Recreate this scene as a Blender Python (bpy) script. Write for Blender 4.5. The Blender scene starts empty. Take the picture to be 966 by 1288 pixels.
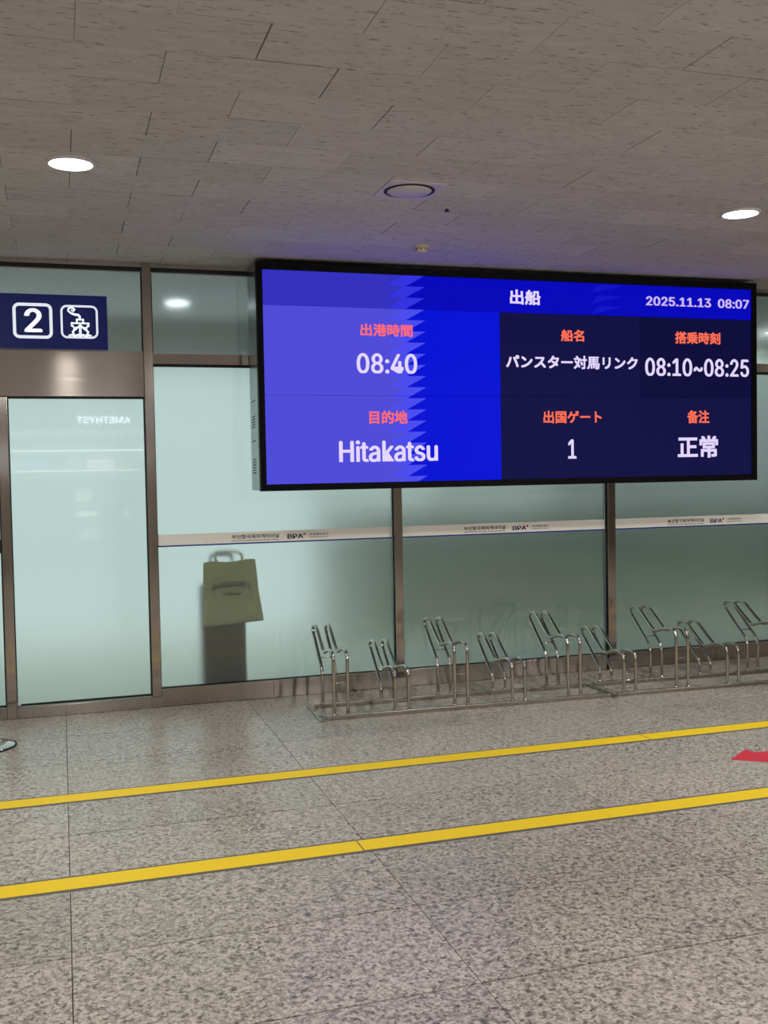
import bpy, bmesh, math, random, os
from mathutils import Vector, Matrix

random.seed(7)
S = bpy.context.scene
COL = S.collection

# ------------------------------------------------------------------ camera, light, exposure
CAM_H, CAM_D = 1.57, 7.0643
yaw, pitch, roll = 0.303935, -0.039419, -0.017917
F_PX = 1293.66
cd = bpy.data.cameras.new('camera')
cam = bpy.data.objects.new('camera', cd)
COL.objects.link(cam)
fw = Vector((math.sin(yaw) * math.cos(pitch), math.cos(yaw) * math.cos(pitch), math.sin(pitch)))
rt = Vector((math.cos(yaw), -math.sin(yaw), 0))
up = rt.cross(fw)
r2 = rt * math.cos(roll) + up * math.sin(roll)
u2 = -rt * math.sin(roll) + up * math.cos(roll)
cam.matrix_world = Matrix(((r2.x, u2.x, -fw.x, 0), (r2.y, u2.y, -fw.y, -CAM_D), (r2.z, u2.z, -fw.z, CAM_H), (0, 0, 0, 1)))
cd.sensor_fit = 'VERTICAL'
cd.sensor_height = 24.0
cd.lens = F_PX / 1288.0 * 24.0
cd.clip_start = 0.05
S.camera = cam

S.view_settings.view_transform = 'Standard'
S.view_settings.look = 'None'
S.view_settings.exposure = 0.0
S.view_settings.gamma = 1.0
S.view_settings.use_curve_mapping = False
S.cycles.use_denoising = True
S.cycles.use_adaptive_sampling = False
S.cycles.max_bounces = 8
S.cycles.diffuse_bounces = 3
S.cycles.glossy_bounces = 4
S.cycles.transmission_bounces = 6
S.cycles.caustics_reflective = False
S.cycles.caustics_refractive = True
S.cycles.sample_clamp_indirect = 4.0

W = bpy.data.worlds.new('world')
S.world = W
W.use_nodes = True
W.node_tree.nodes['Background'].inputs[0].default_value = (0.02, 0.022, 0.024, 1)
W.node_tree.nodes['Background'].inputs[1].default_value = 1.0

ZC = 2.985            # ceiling height
X0, X1, Y0 = -7.0, 11.5, -12.15   # hall
YB = 2.6              # far side of the passage behind the glass


def lamp(name, loc, power, color=(1, 0.965, 0.915), size=0.19, rot=(0, 0, 0), spread=150, shape='DISK', sy=None):
    l = bpy.data.lights.new(name, 'AREA')
    l.shape = shape
    l.size = size
    if sy:
        l.size_y = sy
    l.energy = power
    l.color = color
    l.spread = math.radians(spread)
    o = bpy.data.objects.new(name, l)
    o.location = loc
    o.rotation_euler = rot
    COL.objects.link(o)
    return o


P_HALL = 27.0
LIGHTS = [(0.085, -2.18), (3.68, -2.11)]
HALL = [(x, y) for y in (-5.75, -9.35) for x in (-3.5, 0.085, 3.68, 7.3)] + [(-3.5, -2.15), (7.3, -2.15)]
BACKL = [(0.95, 1.50), (-2.6, 1.50), (7.25, 2.28)]
for i, (x, y) in enumerate(LIGHTS + HALL):
    lamp('downlight_glow', (x, y, ZC - 0.022), P_HALL * (1.0 if y > -3 else 1.15))
for x in (-2.0, 3.3, 5.2, 7.1):      # unseen fill lights added behind the camera to brighten the glass front
    lamp('front_fill_glow', (x, -7.6, 2.85), 15, size=0.22, rot=(math.radians(68), 0, 0), spread=110)
for x, y in BACKL:
    lamp('passage_glow', (x, y, ZC - 0.022), 13, color=(0.95, 1, 0.97))

# ------------------------------------------------------------------ materials
def M(name, color=(0.5, 0.5, 0.5), rough=0.5, metal=0.0, spec=0.5, coat=0.0, emit=None, es=1.0, trans=0.0, ior=1.45):
    m = bpy.data.materials.new(name)
    m.use_nodes = True
    b = m.node_tree.nodes['Principled BSDF']
    b.inputs['Base Color'].default_value = (*color, 1)
    b.inputs['Roughness'].default_value = rough
    b.inputs['Metallic'].default_value = metal
    b.inputs['Specular IOR Level'].default_value = spec
    b.inputs['Coat Weight'].default_value = coat
    b.inputs['Coat Roughness'].default_value = 0.02
    b.inputs['Transmission Weight'].default_value = trans
    b.inputs['IOR'].default_value = ior
    if emit:
        b.inputs['Emission Color'].default_value = (*emit, 1)
        b.inputs['Emission Strength'].default_value = es
    return m


def nodes(m):
    nt = m.node_tree
    return nt, nt.nodes, nt.links, nt.nodes['Principled BSDF']


def ramp(N, stops):
    r = N.new('ShaderNodeValToRGB')
    e = r.color_ramp.elements
    while len(e) < len(stops):
        e.new(0.5)
    for i, (p, c) in enumerate(stops):
        e[i].position = p
        e[i].color = (*c, 1)
    return r


def srgb(r, g, b):
    f = lambda v: (v / 255 / 12.92) if v / 255 <= 0.04045 else ((v / 255 + 0.055) / 1.055) ** 2.4
    return (f(r), f(g), f(b))


def world_pos(N, L, scale):
    g = N.new('ShaderNodeNewGeometry')
    mp = N.new('ShaderNodeMapping')
    mp.inputs['Scale'].default_value = scale
    L.new(g.outputs['Position'], mp.inputs['Vector'])
    return mp


def mixcol(N, L, a, b, fac, mode='MIX'):
    mx = N.new('ShaderNodeMix')
    mx.data_type = 'RGBA'
    mx.blend_type = mode
    for s, v in ((6, a), (7, b), (0, fac)):
        if hasattr(v, 'links'):
            L.new(v, mx.inputs[s])
        elif isinstance(v, tuple):
            mx.inputs[s].default_value = (*v, 1)
        else:
            mx.inputs[s].default_value = v
    return mx.outputs[2]


def granite():
    m = M('speckled_granite', rough=0.3)
    nt, N, L, B = nodes(m)
    mp = world_pos(N, L, (1, 1, 1))
    n1 = N.new('ShaderNodeTexVoronoi'); n1.inputs['Scale'].default_value = 88
    n2 = N.new('ShaderNodeTexVoronoi'); n2.inputs['Scale'].default_value = 160
    n4 = N.new('ShaderNodeTexNoise'); n4.inputs['Scale'].default_value = 42; n4.inputs['Detail'].default_value = 3
    n3 = N.new('ShaderNodeTexNoise'); n3.inputs['Scale'].default_value = 1.3; n3.inputs['Detail'].default_value = 3
    for n in (n1, n2, n3, n4):
        L.new(mp.outputs[0], n.inputs['Vector'])
    s1 = N.new('ShaderNodeSeparateColor'); L.new(n1.outputs['Color'], s1.inputs[0])
    sep = N.new('ShaderNodeSeparateColor'); L.new(n2.outputs['Color'], sep.inputs[0])
    ad = N.new('ShaderNodeMath'); ad.operation = 'MULTIPLY_ADD'; ad.inputs[1].default_value = 0.55
    L.new(s1.outputs[0], ad.inputs[0]); L.new(n4.outputs['Fac'], ad.inputs[2])
    r1 = ramp(N, [(0.42, srgb(98, 92, 86)), (0.60, srgb(146, 139, 130)), (0.80, srgb(174, 166, 155)), (1.0, srgb(196, 187, 175))])
    L.new(ad.outputs[0], r1.inputs[0])
    r2_ = ramp(N, [(0.0, (0.55, 0.54, 0.53)), (0.20, (0.66, 0.65, 0.64)), (0.28, (1, 1, 1)), (1.0, (1, 1, 1))])
    L.new(sep.outputs[0], r2_.inputs[0])
    c = mixcol(N, L, r1.outputs[0], r2_.outputs[0], 0.8, 'MULTIPLY')
    oi = N.new('ShaderNodeObjectInfo')
    mr = N.new('ShaderNodeMapRange'); mr.inputs[3].default_value = 0.90; mr.inputs[4].default_value = 1.06
    L.new(oi.outputs['Random'], mr.inputs[0])
    mr2 = N.new('ShaderNodeMapRange'); mr2.inputs[1].default_value = 0.3; mr2.inputs[2].default_value = 0.7
    mr2.inputs[3].default_value = 0.92; mr2.inputs[4].default_value = 1.08
    L.new(n3.outputs['Fac'], mr2.inputs[0])
    mu = N.new('ShaderNodeMath'); mu.operation = 'MULTIPLY'
    L.new(mr.outputs[0], mu.inputs[0]); L.new(mr2.outputs[0], mu.inputs[1])
    hsv = N.new('ShaderNodeHueSaturation')
    L.new(c, hsv.inputs['Color']); L.new(mu.outputs[0], hsv.inputs['Value'])
    L.new(hsv.outputs[0], B.inputs['Base Color'])
    rr = N.new('ShaderNodeMapRange'); rr.inputs[3].default_value = 0.20; rr.inputs[4].default_value = 0.36
    L.new(n3.outputs['Fac'], rr.inputs[0]); L.new(rr.outputs[0], B.inputs['Roughness'])
    B.inputs['Specular IOR Level'].default_value = 0.45
    return m


def ceiling_mat():
    m = M('fissured_mineral_board', rough=0.85, spec=0.2)
    nt, N, L, B = nodes(m)
    mp = world_pos(N, L, (22, 75, 22))
    n1 = N.new('ShaderNodeTexNoise'); n1.inputs['Scale'].default_value = 1.0; n1.inputs['Detail'].default_value = 2
    L.new(mp.outputs[0], n1.inputs['Vector'])
    r1 = ramp(N, [(0.0, srgb(160, 156, 155)), (0.31, srgb(166, 162, 161)), (0.38, srgb(209, 207, 212)), (1.0, srgb(215, 213, 218))])
    L.new(n1.outputs['Fac'], r1.inputs[0])
    mp2 = world_pos(N, L, (6, 20, 6))
    n2 = N.new('ShaderNodeTexNoise'); n2.inputs['Scale'].default_value = 1.0; n2.inputs['Detail'].default_value = 5
    L.new(mp2.outputs[0], n2.inputs['Vector'])
    oi = N.new('ShaderNodeObjectInfo')
    a = N.new('ShaderNodeMapRange'); a.inputs[3].default_value = 0.93; a.inputs[4].default_value = 1.05
    L.new(oi.outputs['Random'], a.inputs[0])
    b = N.new('ShaderNodeMapRange'); b.inputs[1].default_value = 0.3; b.inputs[2].default_value = 0.7
    b.inputs[3].default_value = 0.93; b.inputs[4].default_value = 1.05
    L.new(n2.outputs['Fac'], b.inputs[0])
    mu = N.new('ShaderNodeMath'); mu.operation = 'MULTIPLY'
    L.new(a.outputs[0], mu.inputs[0]); L.new(b.outputs[0], mu.inputs[1])
    hsv = N.new('ShaderNodeHueSaturation')
    L.new(r1.outputs[0], hsv.inputs['Color']); L.new(mu.outputs[0], hsv.inputs['Value'])
    L.new(hsv.outputs[0], B.inputs['Base Color'])
    bp = N.new('ShaderNodeBump'); bp.inputs['Strength'].default_value = 0.4; bp.inputs['Distance'].default_value = 0.003
    L.new(r1.outputs[0], bp.inputs['Height']); L.new(bp.outputs[0], B.inputs['Normal'])
    return m


def brushed(name, color, rough, tangent, aniso=0.8, wear=(1, 1, 1)):
    """brushed stainless steel; tangent = world direction in which the highlight is narrow"""
    m = M(name, color, rough, 1.0)
    nt, N, L, B = nodes(m)
    B.inputs['Anisotropic'].default_value = aniso
    v = N.new('ShaderNodeCombineXYZ')
    for i in range(3):
        v.inputs[i].default_value = tangent[i]
    L.new(v.outputs[0], B.inputs['Tangent'])
    mp = world_pos(N, L, wear)
    n = N.new('ShaderNodeTexNoise'); n.inputs['Scale'].default_value = 1.0; n.inputs['Detail'].default_value = 4
    L.new(mp.outputs[0], n.inputs['Vector'])
    r = N.new('ShaderNodeMapRange'); r.inputs[3].default_value = rough * 0.8; r.inputs[4].default_value = rough * 1.25
    L.new(n.outputs['Fac'], r.inputs[0]); L.new(r.outputs[0], B.inputs['Roughness'])
    c = mixcol(N, L, tuple(v_ * 0.86 for v_ in color), color, n.outputs['Fac'])
    L.new(c, B.inputs['Base Color'])
    return m


MAT = {
    'granite': granite(),
    'ceil': ceiling_mat(),
    'joint': M('dark_grout', srgb(48, 43, 40), 0.9),
    'ceil_back': M('ceiling_backing', srgb(150, 145, 143), 0.95),
    'wall': M('painted_wall', srgb(190, 184, 176), 0.7),
    'steel': brushed('brushed_steel', (0.66, 0.60, 0.54), 0.15, (0, 0, 1), 0.95, (2, 2, 40)),
    'steel_post': brushed('brushed_steel_post', (0.50, 0.45, 0.40), 0.15, (1, 0, 0), 0.85, (60, 60, 2)),
    'steel_base': brushed('brushed_steel_base', (0.52, 0.475, 0.43), 0.17, (0, 0, 1), 0.9, (2, 2, 60)),
    'gasket': M('black_gasket', (0.008, 0.008, 0.009), 0.6),
    'edge': M('pale_glass_edge', srgb(150, 168, 160), 0.3),
    'black': M('black_bezel', (0.003, 0.003, 0.0035), 0.5, spec=0.1),
    'housing': M('grey_metal_housing', (0.22, 0.25, 0.25), 0.24, 0.85),
    'slot': M('dark_slot', (0.01, 0.012, 0.012), 0.7),
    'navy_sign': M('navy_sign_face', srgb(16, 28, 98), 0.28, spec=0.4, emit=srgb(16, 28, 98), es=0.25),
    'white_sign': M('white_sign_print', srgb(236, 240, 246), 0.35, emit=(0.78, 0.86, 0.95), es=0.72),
    'yellow': M('yellow_floor_tape', srgb(242, 206, 12), 0.5),
    'residue': M('tape_residue', srgb(96, 92, 84), 0.5),
    'red': M('red_floor_print', srgb(205, 30, 60), 0.45),
    'chrome': M('polished_stainless', (0.52, 0.495, 0.45), 0.15, 1.0),
    'rack_rail': M('satin_stainless', (0.33, 0.30, 0.26), 0.27, 1.0),
    'band': M('cream_band_film', srgb(248, 247, 240), 0.5),
    'band_navy': M('navy_band_line', srgb(22, 40, 140), 0.5),
    'band_navy_dark': M('navy_band_film', srgb(10, 22, 70), 0.45),
    'band_red': M('red_print', srgb(205, 50, 40), 0.5),
    'band_grey': M('grey_print', srgb(70, 72, 80), 0.5),
    'plastic': M('white_plastic', srgb(215, 210, 214), 0.4),
    'dark_ring': M('dark_ring_gap', (0.02, 0.02, 0.02), 0.6),
    'suit': M('black_suitcase_shell', (0.006, 0.006, 0.006), 0.5),
    'rubber': M('black_rubber', (0.01, 0.01, 0.01), 0.8),
    'tote': M('olive_canvas', srgb(206, 186, 136), 0.9),
    'ink': M('black_ink', (0.015, 0.014, 0.01), 0.8),
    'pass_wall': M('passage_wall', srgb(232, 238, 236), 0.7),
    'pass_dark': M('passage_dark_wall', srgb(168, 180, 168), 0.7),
    'pass_floor': M('passage_floor', srgb(222, 224, 214), 0.55),
}


def glass(name, color, rough, coat=1.0):
    m = M(name, color, rough, trans=1.0, ior=1.45, coat=coat)
    m.node_tree.nodes['Principled BSDF'].inputs['Coat IOR'].default_value = 1.8
    m.node_tree.nodes['Principled BSDF'].inputs['Coat Roughness'].default_value = 0.0
    m.node_tree.nodes['Principled BSDF'].inputs['Specular IOR Level'].default_value = 0.12
    return m


MAT['frost'] = glass('frosted_mint_glass', (0.76, 0.95, 0.925), 0.33)
MAT['clear'] = glass('grey_tinted_glass', (0.58, 0.655, 0.67), 0.16)


def emis(name, rgb, strength=1.0, base=(0.003, 0.003, 0.004)):
    m = M(name, base, 0.6, emit=rgb, es=strength, spec=0.06)
    return m


# ------------------------------------------------------------------ mesh helpers
class MB:
    def __init__(s):
        s.v = []; s.f = []; s.sm = []

    def add(s, vs, fs, smooth=False):
        o = len(s.v)
        s.v += [tuple(v) for v in vs]
        s.f += [tuple(i + o for i in f) for f in fs]
        s.sm += [smooth] * len(fs)
        return s

    def box(s, x0, x1, y0, y1, z0, z1, bev=0.0):
        if bev <= 0:
            vs = [(x, y, z) for x in (x0, x1) for y in (y0, y1) for z in (z0, z1)]
            fs = [(0, 1, 3, 2), (4, 6, 7, 5), (0, 4, 5, 1), (2, 3, 7, 6), (0, 2, 6, 4), (1, 5, 7, 3)]
            return s.add(vs, fs)
        bm = bmesh.new()
        bmesh.ops.create_cube(bm, size=1)
        for v in bm.verts:
            v.co = Vector(((x0 + x1) / 2 + v.co.x * (x1 - x0), (y0 + y1) / 2 + v.co.y * (y1 - y0), (z0 + z1) / 2 + v.co.z * (z1 - z0)))
        bmesh.ops.bevel(bm, geom=list(bm.edges), offset=bev, segments=2, affect='EDGES', profile=0.5)
        bm.verts.index_update()
        s.add([v.co[:] for v in bm.verts], [[v.index for v in f.verts] for f in bm.faces])
        bm.free()
        return s

    def prism_xz(s, pts, y0, y1):
        """outline in x,z (counter-clockwise seen from -y), thickness y0..y1"""
        n = len(pts)
        vs = [(x, y0, z) for x, z in pts] + [(x, y1, z) for x, z in pts]
        fs = [tuple(range(n)), tuple(range(2 * n - 1, n - 1, -1))]
        fs += [(i, i + n, (i + 1) % n + n, (i + 1) % n) for i in range(n)]
        return s.add(vs, fs)

    def prism_xy(s, pts, z0, z1):
        n = len(pts)
        vs = [(x, y, z1) for x, y in pts] + [(x, y, z0) for x, y in pts]
        fs = [tuple(range(n)), tuple(range(2 * n - 1, n - 1, -1))]
        fs += [(i, i + n, (i + 1) % n + n, (i + 1) % n) for i in range(n)]
        return s.add(vs, fs)

    def lathe(s, prof, seg=32, c=(0, 0, 0), caps=True):
        """prof = [(r, z)...]"""
        vs = []; fs = []
        for r, z in prof:
            for k in range(seg):
                a = 2 * math.pi * k / seg
                vs.append((c[0] + r * math.cos(a), c[1] + r * math.sin(a), c[2] + z))
        for i in range(len(prof) - 1):
            for k in range(seg):
                k2 = (k + 1) % seg
                fs.append((i * seg + k, i * seg + k2, (i + 1) * seg + k2, (i + 1) * seg + k))
        s.add(vs, fs, True)
        if caps:
            n = len(s.v) - len(vs)
            for base, rev in ((0, True), (len(prof) - 1, False)):
                idx = [n + base * seg + k for k in range(seg)]
                s.f.append(tuple(idx[::-1] if rev else idx)); s.sm.append(False)
        return s

    def tube(s, pts, r, seg=10, smooth_path=4, nrm=None, caps=True):
        P = [Vector(p) for p in pts]
        if smooth_path > 1 and len(P) > 2:
            Q = []
            for i in range(len(P) - 1):
                p0 = P[max(i - 1, 0)]; p1 = P[i]; p2 = P[i + 1]; p3 = P[min(i + 2, len(P) - 1)]
                for k in range(smooth_path):
                    t = k / smooth_path
                    Q.append(0.5 * ((2 * p1) + (p2 - p0) * t + (2 * p0 - 5 * p1 + 4 * p2 - p3) * t * t + (3 * p1 - p0 - 3 * p2 + p3) * t ** 3))
            Q.append(P[-1])
            P = Q
        T = [(P[min(i + 1, len(P) - 1)] - P[max(i - 1, 0)]).normalized() for i in range(len(P))]
        n = Vector(nrm) if nrm else (Vector((0, 0, 1)) if abs(T[0].z) < 0.9 else Vector((1, 0, 0)))
        vs = []; fs = []
        for i, p in enumerate(P):
            n = (n - T[i] * n.dot(T[i])).normalized()
            b = T[i].cross(n)
            for k in range(seg):
                a = 2 * math.pi * k / seg
                vs.append(p + n * (r * math.cos(a)) + b * (r * math.sin(a)))
        for i in range(len(P) - 1):
            for k in range(seg):
                k2 = (k + 1) % seg
                fs.append((i * seg + k, i * seg + k2, (i + 1) * seg + k2, (i + 1) * seg + k))
        o = len(s.v)
        s.add(vs, fs, True)
        if caps:
            s.f.append(tuple(o + k for k in range(seg))[::-1]); s.sm.append(False)
            s.f.append(tuple(o + (len(P) - 1) * seg + k for k in range(seg))); s.sm.append(False)
        return s

    def mesh(s, name, mat):
        me = bpy.data.meshes.new(name)
        me.from_pydata(s.v, [], s.f)
        me.polygons.foreach_set('use_smooth', s.sm)
        me.materials.append(mat)
        bm = bmesh.new(); bm.from_mesh(me)
        bmesh.ops.recalc_face_normals(bm, faces=bm.faces)
        bm.to_mesh(me); bm.free()
        me.update()
        return me


def obj(name, mb, mat, parent=None, loc=(0, 0, 0)):
    me = mb if isinstance(mb, bpy.types.Mesh) else mb.mesh(name, mat)
    o = bpy.data.objects.new(name, me)
    COL.objects.link(o)
    o.location = loc
    if parent:
        o.parent = parent
    return o


def box(name, dims, mat, parent=None, bev=0.0):
    """dims are in the parent's space"""
    return obj(name, MB().box(*dims, bev), mat, parent)


def tag(o, label=None, cat=None, group=None, kind=None):
    if label: o['label'] = label
    if cat: o['category'] = cat
    if group: o['group'] = group
    if kind: o['kind'] = kind
    return o


def empty(name, loc=(0, 0, 0), rz=0.0):
    o = bpy.data.objects.new(name, None)
    o.empty_display_size = 0.1
    COL.objects.link(o)
    o.location = loc
    o.rotation_euler = (0, 0, rz)
    return o


def structure(name, mb_or_none, mat=None, loc=(0, 0, 0)):
    o = obj(name, mb_or_none, mat, None, loc) if mb_or_none else empty(name, loc)
    o['kind'] = 'structure'
    return o


_FD = os.path.join(bpy.utils.system_resource('DATAFILES') or '', 'fonts')
FONT = {}
def font(key):
    """typefaces that come with Blender itself; the built-in one if they are missing"""
    if key not in FONT:
        try:
            FONT[key] = bpy.data.fonts.load(os.path.join(_FD, key))
        except Exception:
            FONT[key] = None
    return FONT[key]


def text_mesh(txt, bbox, y, mat, name, bold=0.0, depth=0.002, flip=False, arc=0.0, shear=0.0, space=1.0, face=None):
    """lettering fitted into bbox = (x0, x1, z0, z1), facing -y (or +y when flip)"""
    cu = bpy.data.curves.new(name, 'FONT')
    cu.body = txt
    cu.size = 1.0
    cjk = any(ord(ch) > 0x2E00 for ch in txt)
    f_ = font('Noto Sans CJK Regular.woff2' if cjk else (face or 'Inter.woff2'))
    if f_: cu.font = f_
    cu.offset = 0.0
    cu.shear = shear
    cu.space_character = space
    cu.resolution_u = 3
    t = bpy.data.objects.new(name, cu)
    COL.objects.link(t)
    bpy.context.view_layer.update()
    dg = bpy.context.evaluated_depsgraph_get()
    me = bpy.data.meshes.new_from_object(t.evaluated_get(dg))
    bpy.data.objects.remove(t)
    bpy.data.curves.remove(cu)
    xs = [v.co.x for v in me.vertices]; ys = [v.co.y for v in me.vertices]
    if not xs:
        return me
    ax, bx, ay, by = min(xs), max(xs), min(ys), max(ys)
    x0, x1, z0, z1 = bbox
    bm = bmesh.new(); bm.from_mesh(me)
    if bold > 0:   # heavier strokes without touching the outlines
        src = bm.copy(); tmp = bpy.data.meshes.new('tmp')
        src.to_mesh(tmp); src.free()
        for dx, dy in (((bold, 0), (0, bold), (bold, bold)) if cjk else ((bold * 0.5, 0), (bold, 0), (bold * 0.5, bold * 0.4))):
            n0 = len(bm.verts)
            bm.from_mesh(tmp)
            bm.verts.ensure_lookup_table()
            for v in bm.verts[n0:]:
                v.co.x += dx; v.co.y += dy
        bpy.data.meshes.remove(tmp)
        bx += bold; by += bold * (1.0 if cjk else 0.4)
    ret = bmesh.ops.extrude_face_region(bm, geom=list(bm.faces))
    moved = {e for e in ret['geom'] if isinstance(e, bmesh.types.BMVert)}
    for v in bm.verts:
        u = (v.co.x - ax) / (bx - ax); w = (v.co.y - ay) / max(by - ay, 1e-6)
        X = x0 + u * (x1 - x0); Z = z0 + w * (z1 - z0) + arc * (1 - (2 * u - 1) ** 2)
        d = depth if v in moved else 0.0
        if flip:
            v.co = Vector((x0 + x1 - X, y + d, Z))
        else:
            v.co = Vector((X, y - d, Z))
    bmesh.ops.recalc_face_normals(bm, faces=bm.faces)
    bm.to_mesh(me); bm.free()
    me.materials.clear(); me.materials.append(mat)
    me.name = name
    return me


# ------------------------------------------------------------------ floor: slab + granite tiles
floor = structure('floor', MB().box(X0, X1, Y0, 0.06, -0.12, -0.0045), MAT['joint'])
TX, TY = 1.197, 0.5995
def floor_tile_mesh(w, d):
    return MB().box(0.0015, w - 0.0015, -d + 0.0036, -0.0036, -0.0045, 0.0, 0.0008).mesh('floor_tile', MAT['granite'])
ft = floor_tile_mesh(TX, TY)
near = [(i, j) for i in range(-3, 7) for j in range(0, 11)]
seen = set(near)
for i, j in near:
    o = bpy.data.objects.new('floor_tile', ft)
    COL.objects.link(o); o.parent = floor
    o.location = (-0.01 + i * TX, -j * TY - 0.001, random.uniform(-0.0003, 0.0))
rest = MB()
for i in range(-6, 10):
    for j in range(0, 20):
        if (i, j) in seen: continue
        x = -0.01 + i * TX; y = -j * TY - 0.001
        rest.box(max(x + 0.0017, X0), min(x + TX - 0.0017, X1), max(y - TY + 0.0017, Y0), y - 0.0017, -0.0045, 0.0)
o = obj('floor_tile_remainder', rest, MAT['granite'], floor); o['kind'] = 'stuff'

# ------------------------------------------------------------------ ceiling: plate + mineral tiles
ceiling = structure('ceiling', MB().box(X0, X1, Y0, YB, ZC + 0.012, ZC + 0.10), MAT['ceil_back'])
CX, CY = 0.5945, 0.2985
ct = MB().box(0.0012, CX - 0.0012, 0.0008, CY - 0.0008, ZC, ZC + 0.012, 0.0012).mesh('ceiling_tile', MAT['ceil'])
seen = set()
YR = -3.822     # a row joint
for j in range(-2, 13):
    y = YR + j * CY
    off = 0.083 if j % 2 == 0 else 0.380
    for i in range(-3, 10):
        x = off + i * CX
        if y < -1.6 and x > 4.4: continue
        if y < -3.0 and x > 3.0: continue
        if y + CY > -0.20: continue
        if x < -1.75 : continue
        seen.add((i, j))
        o = bpy.data.objects.new('ceiling_tile', ct)
        COL.objects.link(o); o.parent = ceiling
        o.location = (x, y, random.uniform(-0.0005, 0.0004))
        o.rotation_euler = (random.uniform(-0.0012, 0.0012), random.uniform(-0.0007, 0.0007), 0)
rest = MB()
for j in range(-28, 14):
    y = YR + j * CY
    off = 0.083 if j % 2 == 0 else 0.380
    for i in range(-13, 20):
        if (i, j) in seen: continue
        x = off + i * CX
        xa, xb = max(x + 0.0016, X0), min(x + CX - 0.0016, X1)
        ya, yb = max(y + 0.0010, Y0), min(y + CY - 0.0010, 0.0)
        if xb <= xa or yb <= ya: continue
        rest.box(xa, xb, ya, yb, ZC, ZC + 0.012)
o = obj('ceiling_tile_remainder', rest, MAT['ceil'], ceiling); o['kind'] = 'stuff'
box('passage_ceiling', (X0, X1, 0.07, YB, ZC, ZC + 0.012), MAT['pass_wall'], ceiling)

# ------------------------------------------------------------------ hall walls and the passage behind the glass
structure('wall_left', MB().box(X0 - 0.12, X0, Y0, YB, -0.12, ZC + 0.1), MAT['wall'])
structure('wall_right', MB().box(X1, X1 + 0.12, Y0, YB, -0.12, ZC + 0.1), MAT['wall'])
structure('wall_rear', MB().box(X0 - 0.12, X1 + 0.12, Y0 - 0.12, Y0, -0.12, ZC + 0.1), MAT['wall'])
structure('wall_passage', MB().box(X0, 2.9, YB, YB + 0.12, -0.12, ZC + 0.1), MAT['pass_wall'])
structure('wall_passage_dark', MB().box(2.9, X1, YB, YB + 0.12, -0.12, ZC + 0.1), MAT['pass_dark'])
# made-up glowing panels, added to back-light the frosted glass, dimmer towards the right
FILL = M('fill_panel_glow', (0.1, 0.1, 0.1), 0.5, emit=(0.93, 1.0, 0.99), es=0.74)
FILL2 = M('dim_fill_panel_glow', (0.1, 0.1, 0.1), 0.5, emit=(0.93, 1.0, 0.98), es=0.62)
FILL4 = M('dimmer_fill_panel_glow', (0.1, 0.1, 0.1), 0.5, emit=(0.93, 1.0, 0.98), es=0.42)
FILL3 = M('faint_fill_panel_glow', (0.1, 0.1, 0.1), 0.5, emit=(0.95, 1.0, 1.0), es=0.25)
for n_, (a_, b_, c_, d_, m_) in {'window_20': (-4.0, 0.55, 0.02, 2.62, FILL), 'window_21': (0.62, 2.36, 0.02, 2.62, FILL), 'window_22': (2.44, 3.62, 1.20, 2.62, FILL2), 'window_24': (3.70, 4.9, 1.15, 2.62, FILL4), 'window_23': (4.98, 9.5, 1.15, 2.62, FILL3)}.items():
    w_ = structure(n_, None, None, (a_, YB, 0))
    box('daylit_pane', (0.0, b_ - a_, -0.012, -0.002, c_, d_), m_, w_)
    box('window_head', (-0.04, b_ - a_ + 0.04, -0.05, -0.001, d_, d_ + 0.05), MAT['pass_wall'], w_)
structure('floor_passage', MB().box(X0, X1, 0.06, YB, -0.12, 0.0), MAT['pass_floor'])

# ------------------------------------------------------------------ glass front
ZT = 2.955   # underside of the top trim
POSTS = [(-1.36, -1.30), (-0.373, -0.313), (0.552, 0.612), (2.287, 2.350), (4.022, 4.090), (5.760, 5.826), (7.5, 7.56)]
names = ['trim_1', 'trim_2', 'trim_3', 'trim_4', 'trim_5', 'trim_6', 'trim_7']
for n, (a, b) in zip(names, POSTS):
    top = 2.094 if n == 'trim_2' else ZC
    mb = MB().box(a, b, -0.012, 0.06, 0.0, top, 0.003)
    p = structure(n, mb, MAT['steel_post'])
    if n != 'trim_2':
        box('post_foot', (a - 0.006, b + 0.006, -0.020, -0.0125, 0.0, 0.076), MAT['steel_base'], p)
# top trim with its dark gap
top = structure('trim_8', MB().box(-1.30, 7.5, 0.0, 0.055, 2.957, ZC), MAT['steel'])
box('shadow_gap', (-1.30, 7.5, 0.020, 0.055, 2.933, 2.957), MAT['gasket'], top)


def panel_print(parent, x_left, y):
    """printed film band with its writing; x_left = where the writing starts"""
    def t(txt, bb, mat, bold=0.0):
        o = obj('lettering', text_mesh(txt, bb, y, mat, 'lettering', bold, 0.0006), None, parent)
        return o
    t('부산항국제여객터미널', (x_left, x_left + 0.332, 1.120, 1.150), MAT['band_navy'], 0.012)
    t('BUSAN PORT INTERNATIONAL PASSENGER TERMINAL', (x_left, x_left + 0.332, 1.104, 1.112), MAT['band_navy'], 0.01)
    t('BPA', (x_left + 0.392, x_left + 0.506, 1.109, 1.142), MAT['band_navy'], 0.05)
    o = obj('emblem', MB().prism_xz([(x_left + 0.505, 1.131), (x_left + 0.516, 1.131), (x_left + 0.527, 1.147), (x_left + 0.508, 1.146)], y - 0.0006, y), MAT['band_red'], parent)
    t('부산항만공사', (x_left + 0.552, x_left + 0.690, 1.129, 1.143), MAT['band_grey'], 0.012)
    t('BUSAN PORT AUTHORITY', (x_left + 0.552, x_left + 0.690, 1.112, 1.120), MAT['band_grey'], 0.01)


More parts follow.
